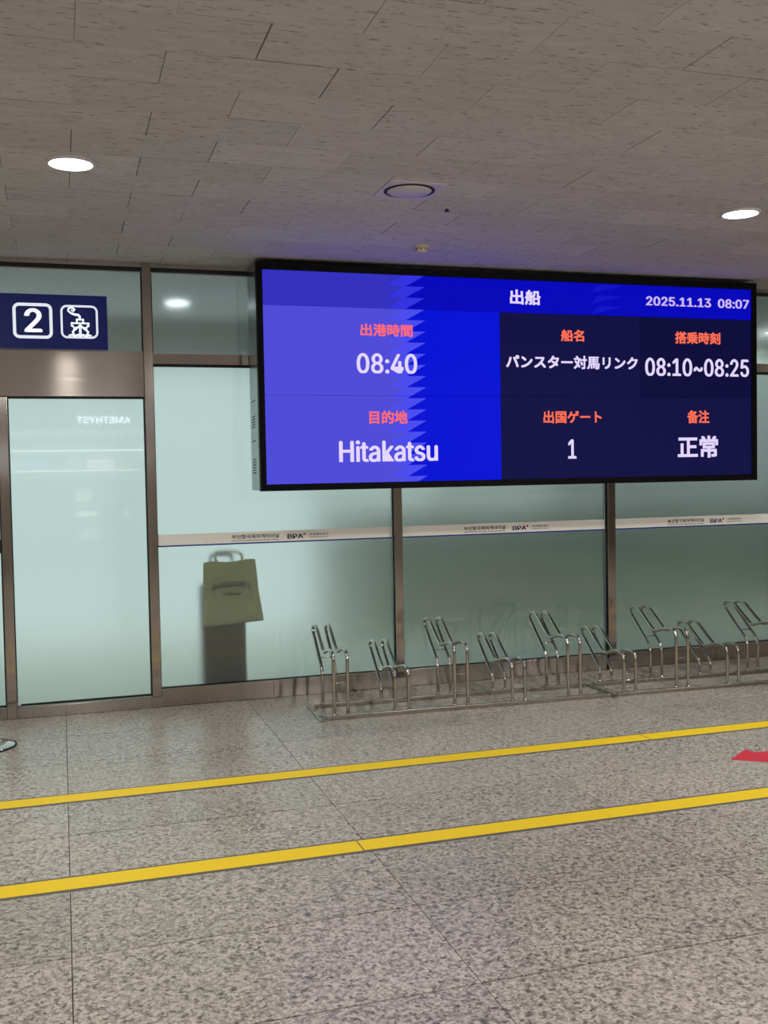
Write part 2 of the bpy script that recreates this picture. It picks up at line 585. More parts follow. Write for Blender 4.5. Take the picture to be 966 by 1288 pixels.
GY0, GY1 = 0.030, 0.036
bays = [(0.612, 2.287, 1.118), (2.350, 4.022, 2.845), (4.090, 5.760, 4.578), (5.826, 7.5, 6.31)]
wi = 1
for k, (a, b, tx) in enumerate(bays):
    w = structure('window_%d' % wi, None, None, (a, 0, 0)); wi += 1
    L_ = b - a
    box('glass_pane', (0.003, L_ - 0.003, GY0, GY1, 0.128, 2.300), MAT['frost'], w)
    box('gasket', (0.0, L_, 0.012, 0.028, 2.300, 2.318), MAT['gasket'], w)
    box('gasket', (0.0, L_, 0.010, 0.028, 0.1255, 0.130), MAT['gasket'], w)
    box('gasket', (0.0, 0.004, 0.004, 0.028, 0.130, 2.300), MAT['gasket'], w)
    box('gasket', (L_ - 0.004, L_, 0.004, 0.028, 0.130, 2.300), MAT['gasket'], w)
    band = box('printed_band', (0.006, L_ - 0.006, GY0 - 0.002, GY0 - 0.0004, 1.094, 1.168), MAT['band'], w)
    box('navy_line', (0.006, L_ - 0.006, GY0 - 0.0026, GY0 - 0.0004, 1.084, 1.0935), MAT['band_navy'], band)
    panel_print(band, tx - a, GY0 - 0.0021)
    bb = box('middle_rail', (0.0, L_, 0.0, 0.055, 2.318, 2.387), MAT['steel'], w)
    # transom above
    w2 = structure('window_%d' % wi, None, None, (a, 0, 0)); wi += 1
    box('glass_pane', (0.003, L_ - 0.003, GY0, GY1, 2.389, 2.922), MAT['clear'], w2)
    box('pane_edge', (0.004, L_ - 0.004, 0.022, 0.034, 2.923, 2.932), MAT['edge'], w2)
    box('gasket', (0.0, 0.006, 0.004, 0.028, 2.389, 2.922), MAT['gasket'], w2)
    box('gasket', (L_ - 0.006, L_, 0.004, 0.028, 2.389, 2.922), MAT['gasket'], w2)
    # kick plate
    st = structure('baseboard_%s' % ['centre', 'right', 'far_right', 'end'][k], MB().box(a, b, 0.0, 0.06, 0.0, 0.1245, 0.002), MAT['steel_base'])
    for q in range(1, 3):
        sx = a + L_ * (0.46 if q == 1 else 0.82) + 0.07 * k
        if sx < b - 0.05:
            box('plate_joint', (sx, sx + 0.002, -0.0006, 0.0, 0.002, 0.1225), MAT['gasket'], st)

# doors under the steel header
hd = structure('trim_9', MB().box(-1.30, 0.552, 0.0, 0.06, 2.098, 2.400, 0.002), MAT['steel'])
box('gasket', (-1.30, 0.552, 0.006, 0.05, 2.084, 2.098), MAT['gasket'], hd)
for n, (a, b) in (('door_1', (-0.313, 0.552)), ('door_2', (-1.30, -0.373))):
    d = structure(n, None, None, (a, 0, 0))
    L_ = b - a
    box('glass_pane', (0.003, L_ - 0.003, GY0, GY1, 0.092, 2.084), MAT['frost'], d)
    box('gasket', (0.0, L_, 0.012, 0.028, 0.080, 0.092), MAT['gasket'], d)
    box('gasket', (0.0, 0.006, 0.0, 0.028, 0.092, 2.084), MAT['gasket'], d)
    box('gasket', (L_ - 0.009, L_, 0.0, 0.028, 0.092, 2.084), MAT['gasket'], d)
    br = box('bottom_rail', (0.0, L_, -0.004, 0.055, 0.0, 0.074), MAT['steel_base'], d, 0.002)
    box('rail_edge', (0.0, L_, 0.000, 0.020, 0.0745, 0.080), MAT['edge'], d)
    if n == 'door_1':
        obj('guide_roller', MB().lathe([(0.001, -0.012), (0.010, -0.010), (0.013, 0.0), (0.010, 0.010), (0.001, 0.012)], 14, (0.014, -0.008, 0.096)), MAT['plastic'], d)
    else:
        box('printed_band', (0.006, L_ - 0.004, GY0 - 0.002, GY0 - 0.0004, 1.084, 1.172), MAT['band_navy_dark'], d)
w = structure('window_%d' % wi, None, None, (-1.30, 0, 0))
box('glass_pane', (0.003, 1.849, GY0, GY1, 2.402, 2.922), MAT['clear'], w)
box('pane_edge', (0.004, 1.848, 0.022, 0.034, 2.923, 2.932), MAT['edge'], w)
box('gasket', (1.845, 1.852, 0.004, 0.028, 2.402, 2.922), MAT['gasket'], w)
# solid ends of the glass front, outside the frame
structure('wall_front_left', MB().box(X0, -1.36, 0.0, 0.06, -0.0, ZC), MAT['wall'])
structure('wall_front_right', MB().box(7.56, X1, 0.0, 0.06, -0.0, ZC), MAT['wall'])

# ------------------------------------------------------------------ departure display
YS = -0.36
disp = tag(empty('departure_display', (1.2567, 0, 1.4529)),
           'large black-framed blue departure display hung on the glass front above the bicycle racks', 'display')
DX, DZ = 1.2567, 1.4529
def dbox(name, x0, x1, y0, y1, z0, z1, mat, parent=disp, bev=0.0):
    return obj(name, MB().box(x0 - DX, x1 - DX, y0, y1, z0 - DZ, z1 - DZ, bev), mat, parent)
def rel(bb): return (bb[0] - DX, bb[1] - DX, bb[2] - DZ, bb[3] - DZ)
XR, ZTP = 5.118, 2.957
hs = dbox('housing', DX + 0.004, XR - 0.004, -0.315, -0.014, DZ + 0.004, ZTP + 0.002, MAT['housing'])
fr = MB()
bz = [(DX, 1.2975), (5.072, XR)]
fr.box(0, 1.2955 - DX, YS - 0.006, -0.315, 0, ZTP - DZ)
fr.box(5.0725 - DX, XR - DX, YS - 0.006, -0.315, 0, ZTP - DZ)
fr.box(1.2955 - DX, 5.0725 - DX, YS - 0.006, -0.315, 0, 1.4965 - DZ)
fr.box(1.2955 - DX, 5.0725 - DX, YS - 0.006, -0.315, 2.9065 - DZ, ZTP - DZ)
obj('frame', fr, MAT['black'], disp)
dbox('back_plate', 1.2955, 5.0725, YS + 0.012, -0.315, 1.4965, 2.9065, MAT['black'])
sl = MB()
for zc, n in ((2.06, 1), (1.955, 5), (1.79, 1), (1.665, 6)):
    for q in range(n):
        z = zc - q * 0.018 - DZ
        sl.add([(0.0036, -0.19, z), (0.0036, -0.07, z - 0.006), (0.0036, -0.07, z + 0.001), (0.0036, -0.19, z + 0.007),
                (0.0045, -0.19, z), (0.0045, -0.07, z - 0.006), (0.0045, -0.07, z + 0.001), (0.0045, -0.19, z + 0.007)],
               [(0, 1, 2, 3), (7, 6, 5, 4), (0, 4, 5, 1), (1, 5, 6, 2), (2, 6, 7, 3), (3, 7, 4, 0)])
o = obj('vent_slots', sl, MAT['slot'], disp); o['kind'] = 'stuff'

C_HDL = emis('led_header_violet', srgb(50, 48, 190))
C_HDR = emis('led_header_blue', srgb(2, 4, 186))
C_L = emis('led_violet', srgb(78, 76, 216))
C_LM = emis('led_mid_blue', srgb(74, 76, 238))
C_HM = emis('led_header_mid', srgb(50, 50, 226))
C_B = emis('led_blue', srgb(2, 16, 212))
C_N = emis('led_navy', srgb(14, 14, 66))
C_N2 = emis('led_navy_dark', srgb(10, 10, 58))
C_W = emis('led_white', srgb(228, 214, 255))
C_W2 = emis('led_lilac', srgb(206, 184, 250))
C_R = emis('led_coral', srgb(255, 108, 112))
C_O = emis('led_orange', srgb(255, 112, 84))
g = 0.0012     # seam between LED fields
def field(name, x0, x1, z0, z1, mat):
    return dbox(name, x0 + g, x1 - g, YS, YS + 0.012, z0 + g, z1 - g, mat)
xl, xz, xn, xm, xr = 1.2955, 2.424, 2.982, 4.103, 5.0725
zb, zm, zh, zt = 1.4965, 2.086, 2.676, 2.9065
def wr(txt, bb, mat, parent, bold=0.02, name='lettering', **k):
    return obj(name, text_mesh(txt, rel(bb), YS - 0.0012, mat, name, bold, 0.0008, **k), None, parent)

PER = 0.0762
def teeth(parent, za, zb_, mat_mid):
    """saw-tooth edge between the violet and the blue half, cut to its own LED field"""
    hi = MB(); lo = MB()
    z = zt
    while z > zb_:
        zt_, zl = min(z, za), max(z - PER, zb_)
        def tri(m, xa, xb, y):
            # triangle with flat top from xa to xb at z, point below xa at z-PER, clipped to the field
            def xat(zz): return xb - (xb - xa) * (z - zz) / PER
            if zt_ - zl < 1e-4: return
            pts = [(xa - DX, zt_ - DZ), (xat(zt_) - DX, zt_ - DZ)]
            pts += [(xat(zl) - DX, zl - DZ)]
            if xat(zl) - xa > 1e-4: pts += [(xa - DX, zl - DZ)]
            m.prism_xz(pts[::-1], y - 0.0004, y)
        if z > zb_ and z - PER < za:
            tri(hi, 2.283, xz, YS - 0.0006)
            tri(lo, 2.15, 2.283, YS - 0.0006)
            # mid-blue body between the two rows of teeth: a parallelogram leaning left
            def xlo(zz): return 2.283 - 0.133 * (z - zz) / PER
            if zt_ - zl > 1e-4:
                lo.prism_xz([(xlo(zl) - DX, zl - DZ), (2.283 - DX, zl - DZ), (2.283 - DX, zt_ - DZ), (xlo(zt_) - DX, zt_ - DZ)] if xlo(zt_) < 2.2829 else
                            [(xlo(zl) - DX, zl - DZ), (2.283 - DX, zl - DZ), (2.283 - DX, zt_ - DZ)], YS - 0.0010, YS - 0.0006)
        z -= PER
    return hi, lo

# header field: violet left, blue right
h1 = field('header_field', xl, 2.283 - 0, zh, zt, C_HDL)
h2 = field('header_field', 2.283, xr, zh, zt, C_HDR)
f1 = field('time_field', xl, 2.283, zm, zh, C_L)
f1b = field('time_field', 2.283, xn, zm, zh, C_B)
f2 = field('destination_field', xl, 2.283, zb, zm, C_L)
f2b = field('destination_field', 2.283, xn, zb, zm, C_B)
f3 = field('ship_field', xn, xm, zm, zh, C_N)
f4 = field('boarding_field', xm, xr, zm, zh, C_N2)
f5 = field('gate_field', xn, xm, zb, zm, C_N)
f6 = field('remark_field', xm, xr, zb, zm, C_N)
# plain seam filler so that no gap shows between the two halves of one field
for (za, zb_, mm, bm_, par) in ((zt, zh, C_HM, C_HDL, h2), (zh, zm, C_LM, C_L, f1b), (zm, zb, C_LM, C_L, f2b)):
    hi, lo = teeth(par, za - g, zb_ + g, mm)
    obj('saw_tooth_pattern', hi, mm, par)
    m2 = MB()
    z = zt
    while z > zb_:
        a_, b_ = min(z, za - g), max(z - PER, zb_ + g)
        if a_ - b_ > 1e-4:
            f_ = lambda zz: 2.283 - 0.133 * (z - zz) / PER
            pts = [(f_(b_) - DX, b_ - DZ), (2.2845 - DX, b_ - DZ), (2.2845 - DX, a_ - DZ)]
            if f_(a_) < 2.2825: pts.append((f_(a_) - DX, a_ - DZ))
            m2.prism_xz(pts, YS - 0.0010, YS)
        z -= PER
    obj('saw_tooth_pattern', m2, mm, par)
fade = MB()
for q in range(3):
    z = zt - 0.012 - q * PER
    if z - 0.06 > zh:
        fade.prism_xz([(3.70 - DX, z - 0.062 - DZ), (3.97 - DX, z - DZ), (3.76 - DX, z - DZ)], YS - 0.0005, YS)
obj('faded_saw_tooth', fade, emis('led_header_faint', srgb(14, 18, 200)), h2)

wr('出船', (3.062, 3.300, 2.733, 2.838), C_W, h2, 0.02)
wr('2025.11.13  08:07', (4.156, 5.052, 2.760, 2.828), C_W2, h2, 0.06)
wr('出港時間', (1.958, 2.331, 2.487, 2.571), C_R, f1b, 0.02)
wr('08:40', (1.928, 2.360, 2.236, 2.372), C_W, f1b, 0.045)
wr('目的地', (2.010, 2.284, 1.894, 1.984), C_R, f2b, 0.02)
wr('Hitakatsu', (1.793, 2.502, 1.636, 1.784), C_W, f2b, 0.045)
wr('船名', (3.458, 3.644, 2.482, 2.566), C_O, f3, 0.02)
wr('パンスター対馬リンク', (3.026, 4.082, 2.284, 2.380), C_W, f3, 0.02)
wr('搭乗時刻', (4.402, 4.795, 2.484, 2.574), C_O, f4, 0.02)
wr('08:10~08:25', (4.145, 5.050, 2.242, 2.376), C_W, f4, 0.045)
wr('出国ゲート', (3.312, 3.780, 1.894, 1.984), C_O, f5, 0.02)
wr('1', (3.505, 3.572, 1.638, 1.778), C_W, f5, 0.045)
wr('备注', (4.502, 4.694, 1.890, 1.988), C_O, f6, 0.02)
wr('正常', (4.418, 4.770, 1.630, 1.796), C_W, f6, 0.02)

# ------------------------------------------------------------------ gate sign
SY = -0.052
sg = tag(empty('gate_sign', (-1.02, 0, 2.4005)), 'navy gate sign with white figure 2 and ship symbol standing on the steel door header', 'sign')
def sx(x): return x + 1.02
def sz(z): return z - 2.4005
obj('board', MB().box(sx(-1.02), sx(0.323), SY, -0.004, 0.0, sz(2.749), 0.003), MAT['navy_sign'], sg)

def rring(x0, x1, z0, z1, r, w):
    def rr(x0, x1, z0, z1, r, n=6):
        P = []
        for cx, cz, a0 in ((x1 - r, z1 - r, 0), (x0 + r, z1 - r, 90), (x0 + r, z0 + r, 180), (x1 - r, z0 + r, 270)):
            for k in range(n + 1):
                a = math.radians(a0 + 90 * k / n)
                P.append((cx + r * math.cos(a), cz + r * math.sin(a)))
        return P
    A = rr(x0, x1, z0, z1, r); B = rr(x0 + w, x1 - w, z0 + w, z1 - w, max(r - w, 0.002))
    n = len(A); m = MB()
    y0, y1 = SY - 0.0025, SY
    vs = [(x, y0, z) for x, z in A] + [(x, y0, z) for x, z in B] + [(x, y1, z) for x, z in A] + [(x, y1, z) for x, z in B]
    fs = []
    for i in range(n):
        j = (i + 1) % n
        fs += [(i, j, n + j, n + i), (i, 2 * n + i, 2 * n + j, j), (n + i, n + j, 3 * n + j, 3 * n + i), (2 * n + i, 3 * n + i, 3 * n + j, 2 * n + j)]
    return m.add(vs, fs)

def stroke(m, pts, w, closed=False):
    y0, y1 = SY - 0.0025, SY
    P = [Vector((sx(a), sz(b))) for a, b in pts]
    if closed: P.append(P[0])
    for a, b in zip(P, P[1:]):
        d = (b - a).normalized(); nn = Vector((-d.y, d.x)) * w / 2
        a2 = a - d * w * 0.35; b2 = b + d * w * 0.35
        q = [a2 + nn, b2 + nn, b2 - nn, a2 - nn]
        m.prism_xz([(v.x, v.y) for v in q], y0, y1)

for (a, b, c, d, w_) in ((-0.262, -0.020, 2.464, 2.690, 0.019), (0.030, 0.263, 2.470, 2.684, 0.0125)):
    obj('symbol_border', rring(sx(a), sx(b), sz(c), sz(d), 0.040, w_), MAT['white_sign'], sg)
obj('gate_number', text_mesh('2', (sx(-0.193), sx(-0.083), sz(2.506), sz(2.657)), SY - 0.0005, MAT['white_sign'], 'gate_number', 0.045, 0.002), None, sg)
sm_ = MB()
# funnel, deck, hull, stem, waves, smoke
stroke(sm_, [(0.131, 2.571), (0.131, 2.592), (0.170, 2.592), (0.170, 2.571)], 0.0110)
stroke(sm_, [(0.098, 2.550), (0.098, 2.568), (0.203, 2.568), (0.203, 2.550)], 0.0110)
stroke(sm_, [(0.104, 2.552), (0.118, 2.528), (0.104, 2.512), (0.112, 2.492)], 0.0110)
stroke(sm_, [(0.197, 2.552), (0.184, 2.528), (0.200, 2.512), (0.190, 2.492)], 0.0110)
stroke(sm_, [(0.112, 2.524), (0.1505, 2.553), (0.190, 2.524)], 0.0122)
stroke(sm_, [(0.1505, 2.552), (0.1505, 2.492)], 0.0171)
stroke(sm_, [(0.124, 2.540), (0.124, 2.532)], 0.0122)
stroke(sm_, [(0.178, 2.540), (0.178, 2.532)], 0.0122)
stroke(sm_, [(0.080, 2.488), (0.098, 2.493), (0.116, 2.486), (0.134, 2.493), (0.1505, 2.486), (0.168, 2.493), (0.186, 2.486), (0.202, 2.493), (0.218, 2.488)], 0.0110)
stroke(sm_, [(0.150, 2.598), (0.148, 2.612), (0.139, 2.622), (0.122, 2.623), (0.106, 2.628)], 0.0134)
stroke(sm_, [(0.106, 2.628), (0.092, 2.634), (0.079, 2.646), (0.080, 2.660), (0.094, 2.668), (0.108, 2.664), (0.118, 2.656), (0.110, 2.646), (0.098, 2.650)], 0.0098)
obj('ship_symbol', sm_, MAT['white_sign'], sg)

# ------------------------------------------------------------------ ceiling fixtures
M_LED = emis('downlight_diffuser', (1.0, 0.93, 0.83), 9.0, (0.8, 0.8, 0.8))
M_LEDB = emis('passage_downlight_diffuser', (0.95, 1.0, 1.0), 9.0, (0.8, 0.8, 0.8))
ring = MB().lathe([(0.096, -0.012), (0.106, -0.012), (0.112, -0.004), (0.112, 0.0), (0.096, 0.0), (0.096, -0.012)], 40, caps=False).mesh('frame', MAT['plastic'])
disc = MB().lathe([(0.0005, -0.010), (0.096, -0.010), (0.096, 0.0), (0.0005, 0.0)], 40).mesh('diffuser', M_LED)
disc_b = MB().lathe([(0.0005, -0.010), (0.096, -0.010), (0.096, 0.0), (0.0005, 0.0)], 40).mesh('diffuser', M_LEDB)
def downlight(x, y, label, group=None, d=disc):
    t = tag(empty('ceiling_light', (x, y, ZC)), label, 'ceiling light', group)
    obj('frame', ring, None, t); obj('diffuser', d, None, t)
downlight(LIGHTS[0][0], LIGHTS[0][1], 'round lit ceiling downlight above the door marked 2, left of the picture')
downlight(LIGHTS[1][0], LIGHTS[1][1], 'round lit ceiling downlight at the right, in front of the display')
for x, y in HALL:
    downlight(x, y, 'round lit ceiling downlight further back in the hall, outside the picture', 'hall downlights')
downlight(BACKL[0][0], BACKL[0][1], 'round lit downlight seen through the grey glass left of the display', None, disc_b)
downlight(BACKL[1][0], BACKL[1][1], 'round lit passage downlight behind the glass, left of the door', None, disc_b)

downlight(BACKL[2][0], BACKL[2][1], 'lit downlight glimpsed through the glass at the right edge, beside the display', None, disc_b)
# air diffuser: square plate, dark ring gap, round panel
v = tag(empty('air_diffuser', (1.716, -2.116, ZC)), 'square white air diffuser with a round centre plate in the ceiling between the downlights', 'air diffuser')
box('plate', (-0.146, 0.146, -0.146, 0.146, -0.007, 0.0), MAT['plastic'], v, 0.002)
obj('ring_gap', MB().lathe([(0.112, -0.0105), (0.129, -0.0105), (0.129, -0.007), (0.112, -0.007), (0.112, -0.0105)], 40, caps=False), MAT['dark_ring'], v)
obj('round_panel', MB().lathe([(0.0005, -0.020), (0.100, -0.018), (0.113, -0.010), (0.113, -0.007), (0.0005, -0.007)], 40), MAT['plastic'], v)
# sprinkler
v = tag(empty('sprinkler', (2.034, -1.812, ZC)), 'tiny dark sprinkler head in the ceiling right of the air diffuser', 'sprinkler')
obj('cover_ring', MB().lathe([(0.0005, -0.004), (0.026, -0.004), (0.030, 0.0), (0.0005, 0.0)], 20), MAT['plastic'], v)
obj('head', MB().lathe([(0.0005, -0.018), (0.014, -0.018), (0.014, -0.014), (0.007, -0.011), (0.009, -0.004), (0.0005, -0.004)], 16), M('sprinkler_metal', (0.05, 0.05, 0.09), 0.4, 0.7), v)
# smoke detector
v = tag(empty('smoke_detector', (2.208, -0.911, ZC)), 'small cream smoke detector on the ceiling just above the display', 'smoke detector')
obj('base', MB().lathe([(0.0005, -0.012), (0.050, -0.012), (0.052, 0.0), (0.0005, 0.0)], 24), M('cream_plastic', srgb(214, 206, 180), 0.5), v)
hd_ = obj('sensor_head', MB().lathe([(0.0005, -0.045), (0.030, -0.042), (0.038, -0.030), (0.036, -0.012), (0.0005, -0.012)], 24), M('cream_plastic_head', srgb(220, 210, 180), 0.5), v)
sl = MB()
for k in range(8):
    a = math.radians(k * 45 + 22)
    cx, cy = 0.0375 * math.cos(a), 0.0375 * math.sin(a)
    sl.box(cx - 0.004, cx + 0.004, cy - 0.004, cy + 0.004, -0.029, -0.022)
obj('slots', sl, MAT['slot'], hd_)['kind'] = 'stuff'

# ------------------------------------------------------------------ floor tape and arrow
def tape(yl, yr, w, name, label, splice):
    """yl at x=-1, yr at x=6 : centre line"""
    t = tag(empty(name, (-7.0, 0, 0)), label, 'floor tape', 'yellow floor tapes')
    s = (yr - yl) / 7.0
    c = lambda x: yl + s * (x + 1)
    def strip(n, xa, xb, ww, z0, z1, mat, dy=0.0):
        k = max(1, int((xb - xa) / 0.4)); P = []
        for i in range(k + 1):
            x = xa + (xb - xa) * i / k; P.append((x + 7.0, c(x) + ww / 2 + dy + random.uniform(-0.0012, 0.0012)))
        for i in range(k, -1, -1):
            x = xa + (xb - xa) * i / k; P.append((x + 7.0, c(x) - ww / 2 + dy + random.uniform(-0.0012, 0.0012)))
        m = MB(); n_ = len(P)
        vs = [(x, y, z1) for x, y in P] + [(x, y, z0) for x, y in P]
        fs = [(i, i + 1, n_ - 2 - i, n_ - 1 - i) for i in range(k)] + [(n_ + n_ - 1 - i, n_ + n_ - 2 - i, n_ + i + 1, n_ + i) for i in range(k)]
        fs += [(i, (i + 1) % n_, n_ + (i + 1) % n_, n_ + i) for i in range(n_)]
        m.add(vs, fs)
        return obj(n, m, mat, t)
    strip('residue', -6.6, 11.0, w + 0.038, 0.0001, 0.0004, MAT['residue'], -0.003)
    strip('tape_strip', -6.6, splice - 0.003, w, 0.0005, 0.0013, MAT['yellow'])
    strip('tape_strip', splice + 0.003, 11.0, w, 0.0005, 0.0013, MAT['yellow'])
    return t
tape(-2.958, -2.958, 0.118, 'yellow_tape', 'yellow tape line on the granite floor, the nearer of the two', 1.157)
tape(-1.850, -1.868, 0.118, 'yellow_tape', 'yellow tape line on the granite floor, the one nearer the bicycle racks', 3.2)
ar = MB().prism_xy([(3.365, -2.430), (3.560, -2.292), (3.574, -2.360), (4.10, -2.372), (4.10, -2.490), (3.574, -2.500), (3.560, -2.568)][::-1], 0.0002, 0.0012)
tag(obj('red_arrow', ar, MAT['red']), 'red arrow stuck on the floor between the yellow tapes, pointing left', 'arrow')

# ------------------------------------------------------------------ bicycle racks
# side outline of one bent tube in (y, z); y = 0 at the rear rail, minus towards the room
TALL = [(0, 0.030), (0, 0.12), (0, 0.215), (0.012, 0.252), (0.035, 0.280), (0.13, 0.350), (0.232, 0.428), (0.270, 0.456), (0.288, 0.482),
        (0.275, 0.508), (0.232, 0.522), (0.180, 0.520), (0.135, 0.498), (0.04, 0.439), (-0.040, 0.393), (-0.062, 0.385), (-0.090, 0.388), (-0.15, 0.405),
        (-0.215, 0.421), (-0.270, 0.427), (-0.318, 0.421), (-0.345, 0.398), (-0.352, 0.33), (-0.352, 0.18), (-0.352, 0.030)]
LOW = [(0, 0.030), (0, 0.06), (0, 0.092), (0.012, 0.122), (0.035, 0.150), (0.13, 0.220), (0.232, 0.296), (0.270, 0.324), (0.288, 0.350),
       (0.275, 0.376), (0.232, 0.389), (0.180, 0.387), (0.135, 0.366), (0.04, 0.306), (-0.040, 0.260), (-0.062, 0.252), (-0.090, 0.254), (-0.15, 0.270),
       (-0.215, 0.287), (-0.270, 0.294), (-0.318, 0.288), (-0.345, 0.264), (-0.352, 0.20), (-0.352, 0.11), (-0.352, 0.030)]
TR = 0.0114
def tube_mesh(prof):
    m = MB().tube([(0, y, z) for y, z in prof], TR, 10, 3, nrm=(1, 0, 0))
    for y in (0, -0.352):
        m.lathe([(TR, 0.040), (0.0150, 0.034), (0.0162, 0.0275), (TR, 0.0275)], 12, (0, y, 0), caps=False)
    return m.mesh('bent_tube', MAT['chrome'])
TM = {'t': tube_mesh(TALL), 'l': tube_mesh(LOW)}
SPC = 0.090
def bars_mesh(kind):
    m = MB(); m2 = MB()
    zf, zr, yr_ = (0.232, 0.322, 0.085) if kind == 't' else (0.105, 0.205, 0.100)
    m.tube([(0, -0.352, zf), (SPC, -0.352, zf)], 0.0045, 8, 1)
    m2.tube([(0, yr_, zr), (SPC, yr_, zr)], 0.0045, 8, 1)
    return m.mesh('crossbar', MAT['chrome']), m2.mesh('crossbar', MAT['chrome'])
BM_ = {'t': bars_mesh('t'), 'l': bars_mesh('l')}
ANG = -0.038
def rack(x_start, pattern, length, label):
    """x_start in world at the rear rail; rotated a little off the glass front"""
    y_rear = -0.428 + (x_start - 1.63) * ANG
    r = tag(empty('bicycle_rack', (x_start, y_rear, 0), math.atan(ANG)), label, 'bicycle rack')
    for n, yy in (('rear_rail', 0.0), ('front_rail', -0.352)):
        m = MB().box(0.0, length, yy - 0.016, yy + 0.016, 0.0, 0.0275, 0.0025)
        obj(n, m, MAT['rack_rail'], r)
    for x in (-0.045, length - 0.003)[:1 if x_start < 3 else 2]:
        p = obj('end_plate', MB().box(x, x + 0.048, -0.392, 0.045, 0.0, 0.007, 0.0015), MAT['rack_rail'], r)
        for yy in (-0.27, -0.09):
            obj('bolt', MB().lathe([(0.008, 0.007), (0.008, 0.0105), (0.005, 0.0125), (0.0005, 0.0125)], 6, (x + 0.024, yy, 0)), MAT['chrome'], p)
    for k, c in enumerate(pattern):
        hx = 0.055 + k * 0.405
        h = obj('wheel_holder', BM_[c][0], None, r, (hx, 0, 0))
        obj('crossbar', BM_[c][1], None, h)
        for s in (0, SPC):
            obj('bent_tube', TM[c], None, h, (s, 0, 0))
    return r
rack(1.575, 'tltlt', 1.985, 'steel bicycle rack nearest the door, its bent tubes alternately high and low')
rack(3.612, 'ltltl', 1.985, 'steel bicycle rack at the right edge, under the right half of the display')

# ------------------------------------------------------------------ belt barrier whose round foot shows at the left edge
st = tag(empty('belt_barrier_post', (-0.462, -0.675, 0)), 'belt barrier post whose round chrome foot shows at the left edge', 'barrier post')
obj('foot', MB().lathe([(0.165, 0.0), (0.166, 0.006), (0.160, 0.013), (0.10, 0.022), (0.035, 0.030), (0.0005, 0.032)], 48), M('foot_chrome', (0.65, 0.65, 0.62), 0.12, 1.0), st)
obj('rubber_rim', MB().lathe([(0.163, 0.0), (0.172, 0.0), (0.172, 0.007), (0.166, 0.008)], 48, caps=False), MAT['rubber'], st)
obj('pole', MB().lathe([(0.025, 0.028), (0.025, 0.90), (0.0005, 0.90)], 24), M('pole_chrome', (0.6, 0.6, 0.57), 0.15, 1.0), st)
obj('belt_head', MB().lathe([(0.031, 0.90), (0.031, 0.985), (0.026, 0.995), (0.0005, 0.997)], 24), MAT['rubber'], st)

# ------------------------------------------------------------------ suitcase and tote bag behind the frosted glass
sc = tag(empty('suitcase', (1.065, 0.165, 0)), 'tall black suitcase standing behind the frosted glass panel right of the door', 'suitcase')
sb = MB().box(-0.150, 0.150, -0.085, 0.125, 0.045, 0.80, 0.03)
obj('shell', sb, MAT['suit'], sc)
for x in (-0.115, 0.115):
    for y in (-0.05, 0.09):
        m = MB().tube([(x - 0.012, y, 0.024), (x + 0.012, y, 0.024)], 0.024, 16, 1)
        obj('wheel', m, MAT['rubber'], sc)
        obj('wheel_fork', MB().box(x - 0.016, x + 0.016, y - 0.014, y + 0.014, 0.030, 0.05), MAT['rubber'], sc)
obj('handle', MB().tube([(-0.075, 0.03, 0.79), (-0.075, 0.03, 0.97), (-0.068, 0.03, 0.995), (-0.05, 0.03, 1.003), (0.05, 0.03, 1.003), (0.068, 0.03, 0.995), (0.075, 0.03, 0.97), (0.075, 0.03, 0.79)], 0.010, 10, 3), MAT['rubber'], sc)

tb = tag(empty('tote_bag', (1.11, 0.0515, 0.53)), 'olive canvas tote bag with dark lettering hung on the suitcase behind the glass', 'bag')
def edge(t):   # t 0..1 bottom to top -> left x, right x, z
    xl_ = [0.898, 0.912, 0.918, 0.918, 0.924][min(4, int(t * 4))]
    tt = t * 4; i = min(3, int(tt)); f_ = tt - i
    LX = [0.903, 0.915, 0.920, 0.917, 0.921]; RX = [1.333, 1.318, 1.300, 1.292, 1.281]
    return LX[i] * (1 - f_) + LX[i + 1] * f_, RX[i] * (1 - f_) + RX[i + 1] * f_
vs = []; fs = []
NU, NV = 20, 16
for side in (0, 1):
    for j in range(NV + 1):
        t = j / NV; a, b = edge(t)
        for i in range(NU + 1):
            u = i / NU
            zb_ = 0.518 + 0.022 * u; zt_ = 0.962 + 0.010 * u + 0.006 * math.sin(u * 9)
            x = a + (b - a) * u - 1.11; z = zb_ + (zt_ - zb_) * t - 0.53
            bul = (math.sin(math.pi * u) ** 0.5 if 0 < u < 1 else 0) * (math.sin(math.pi * min(1, t * 0.95 + 0.02)) ** 0.5)
            wr_ = 0.003 * math.sin(u * 17 + t * 4) + 0.002 * math.sin(t * 15 - u * 5)
            y = (-0.008 * bul + wr_ * bul) if side == 0 else (0.016 * bul + 0.004)
            vs.append((x, y, z))
n1_ = (NU + 1) * (NV + 1)
for side in (0, 1):
    for j in range(NV):
        for i in range(NU):
            a = side * n1_ + j * (NU + 1) + i
            q = (a, a + 1, a + NU + 2, a + NU + 1)
            fs.append(q if side == 0 else q[::-1])
for j in range(NV):
    for i in (0, NU):
        a = j * (NU + 1) + i; fs.append((a, a + NU + 1, a + NU + 1 + n1_, a + n1_))
for i in range(NU):
    fs.append((i, i + n1_, i + 1 + n1_, i + 1))
obj('bag_body', MB().add(vs, fs, True), MAT['tote'], tb)
for yy in (0.0,):
    obj('strap', MB().tube([(-0.095, 0.004, 0.42), (-0.100, 0.05, 0.475), (-0.08, 0.135, 0.492), (0.0, 0.150, 0.492), (0.05, 0.135, 0.492), (0.085, 0.06, 0.475), (0.080, 0.004, 0.42)], 0.009, 8, 4), MAT['tote'], tb)
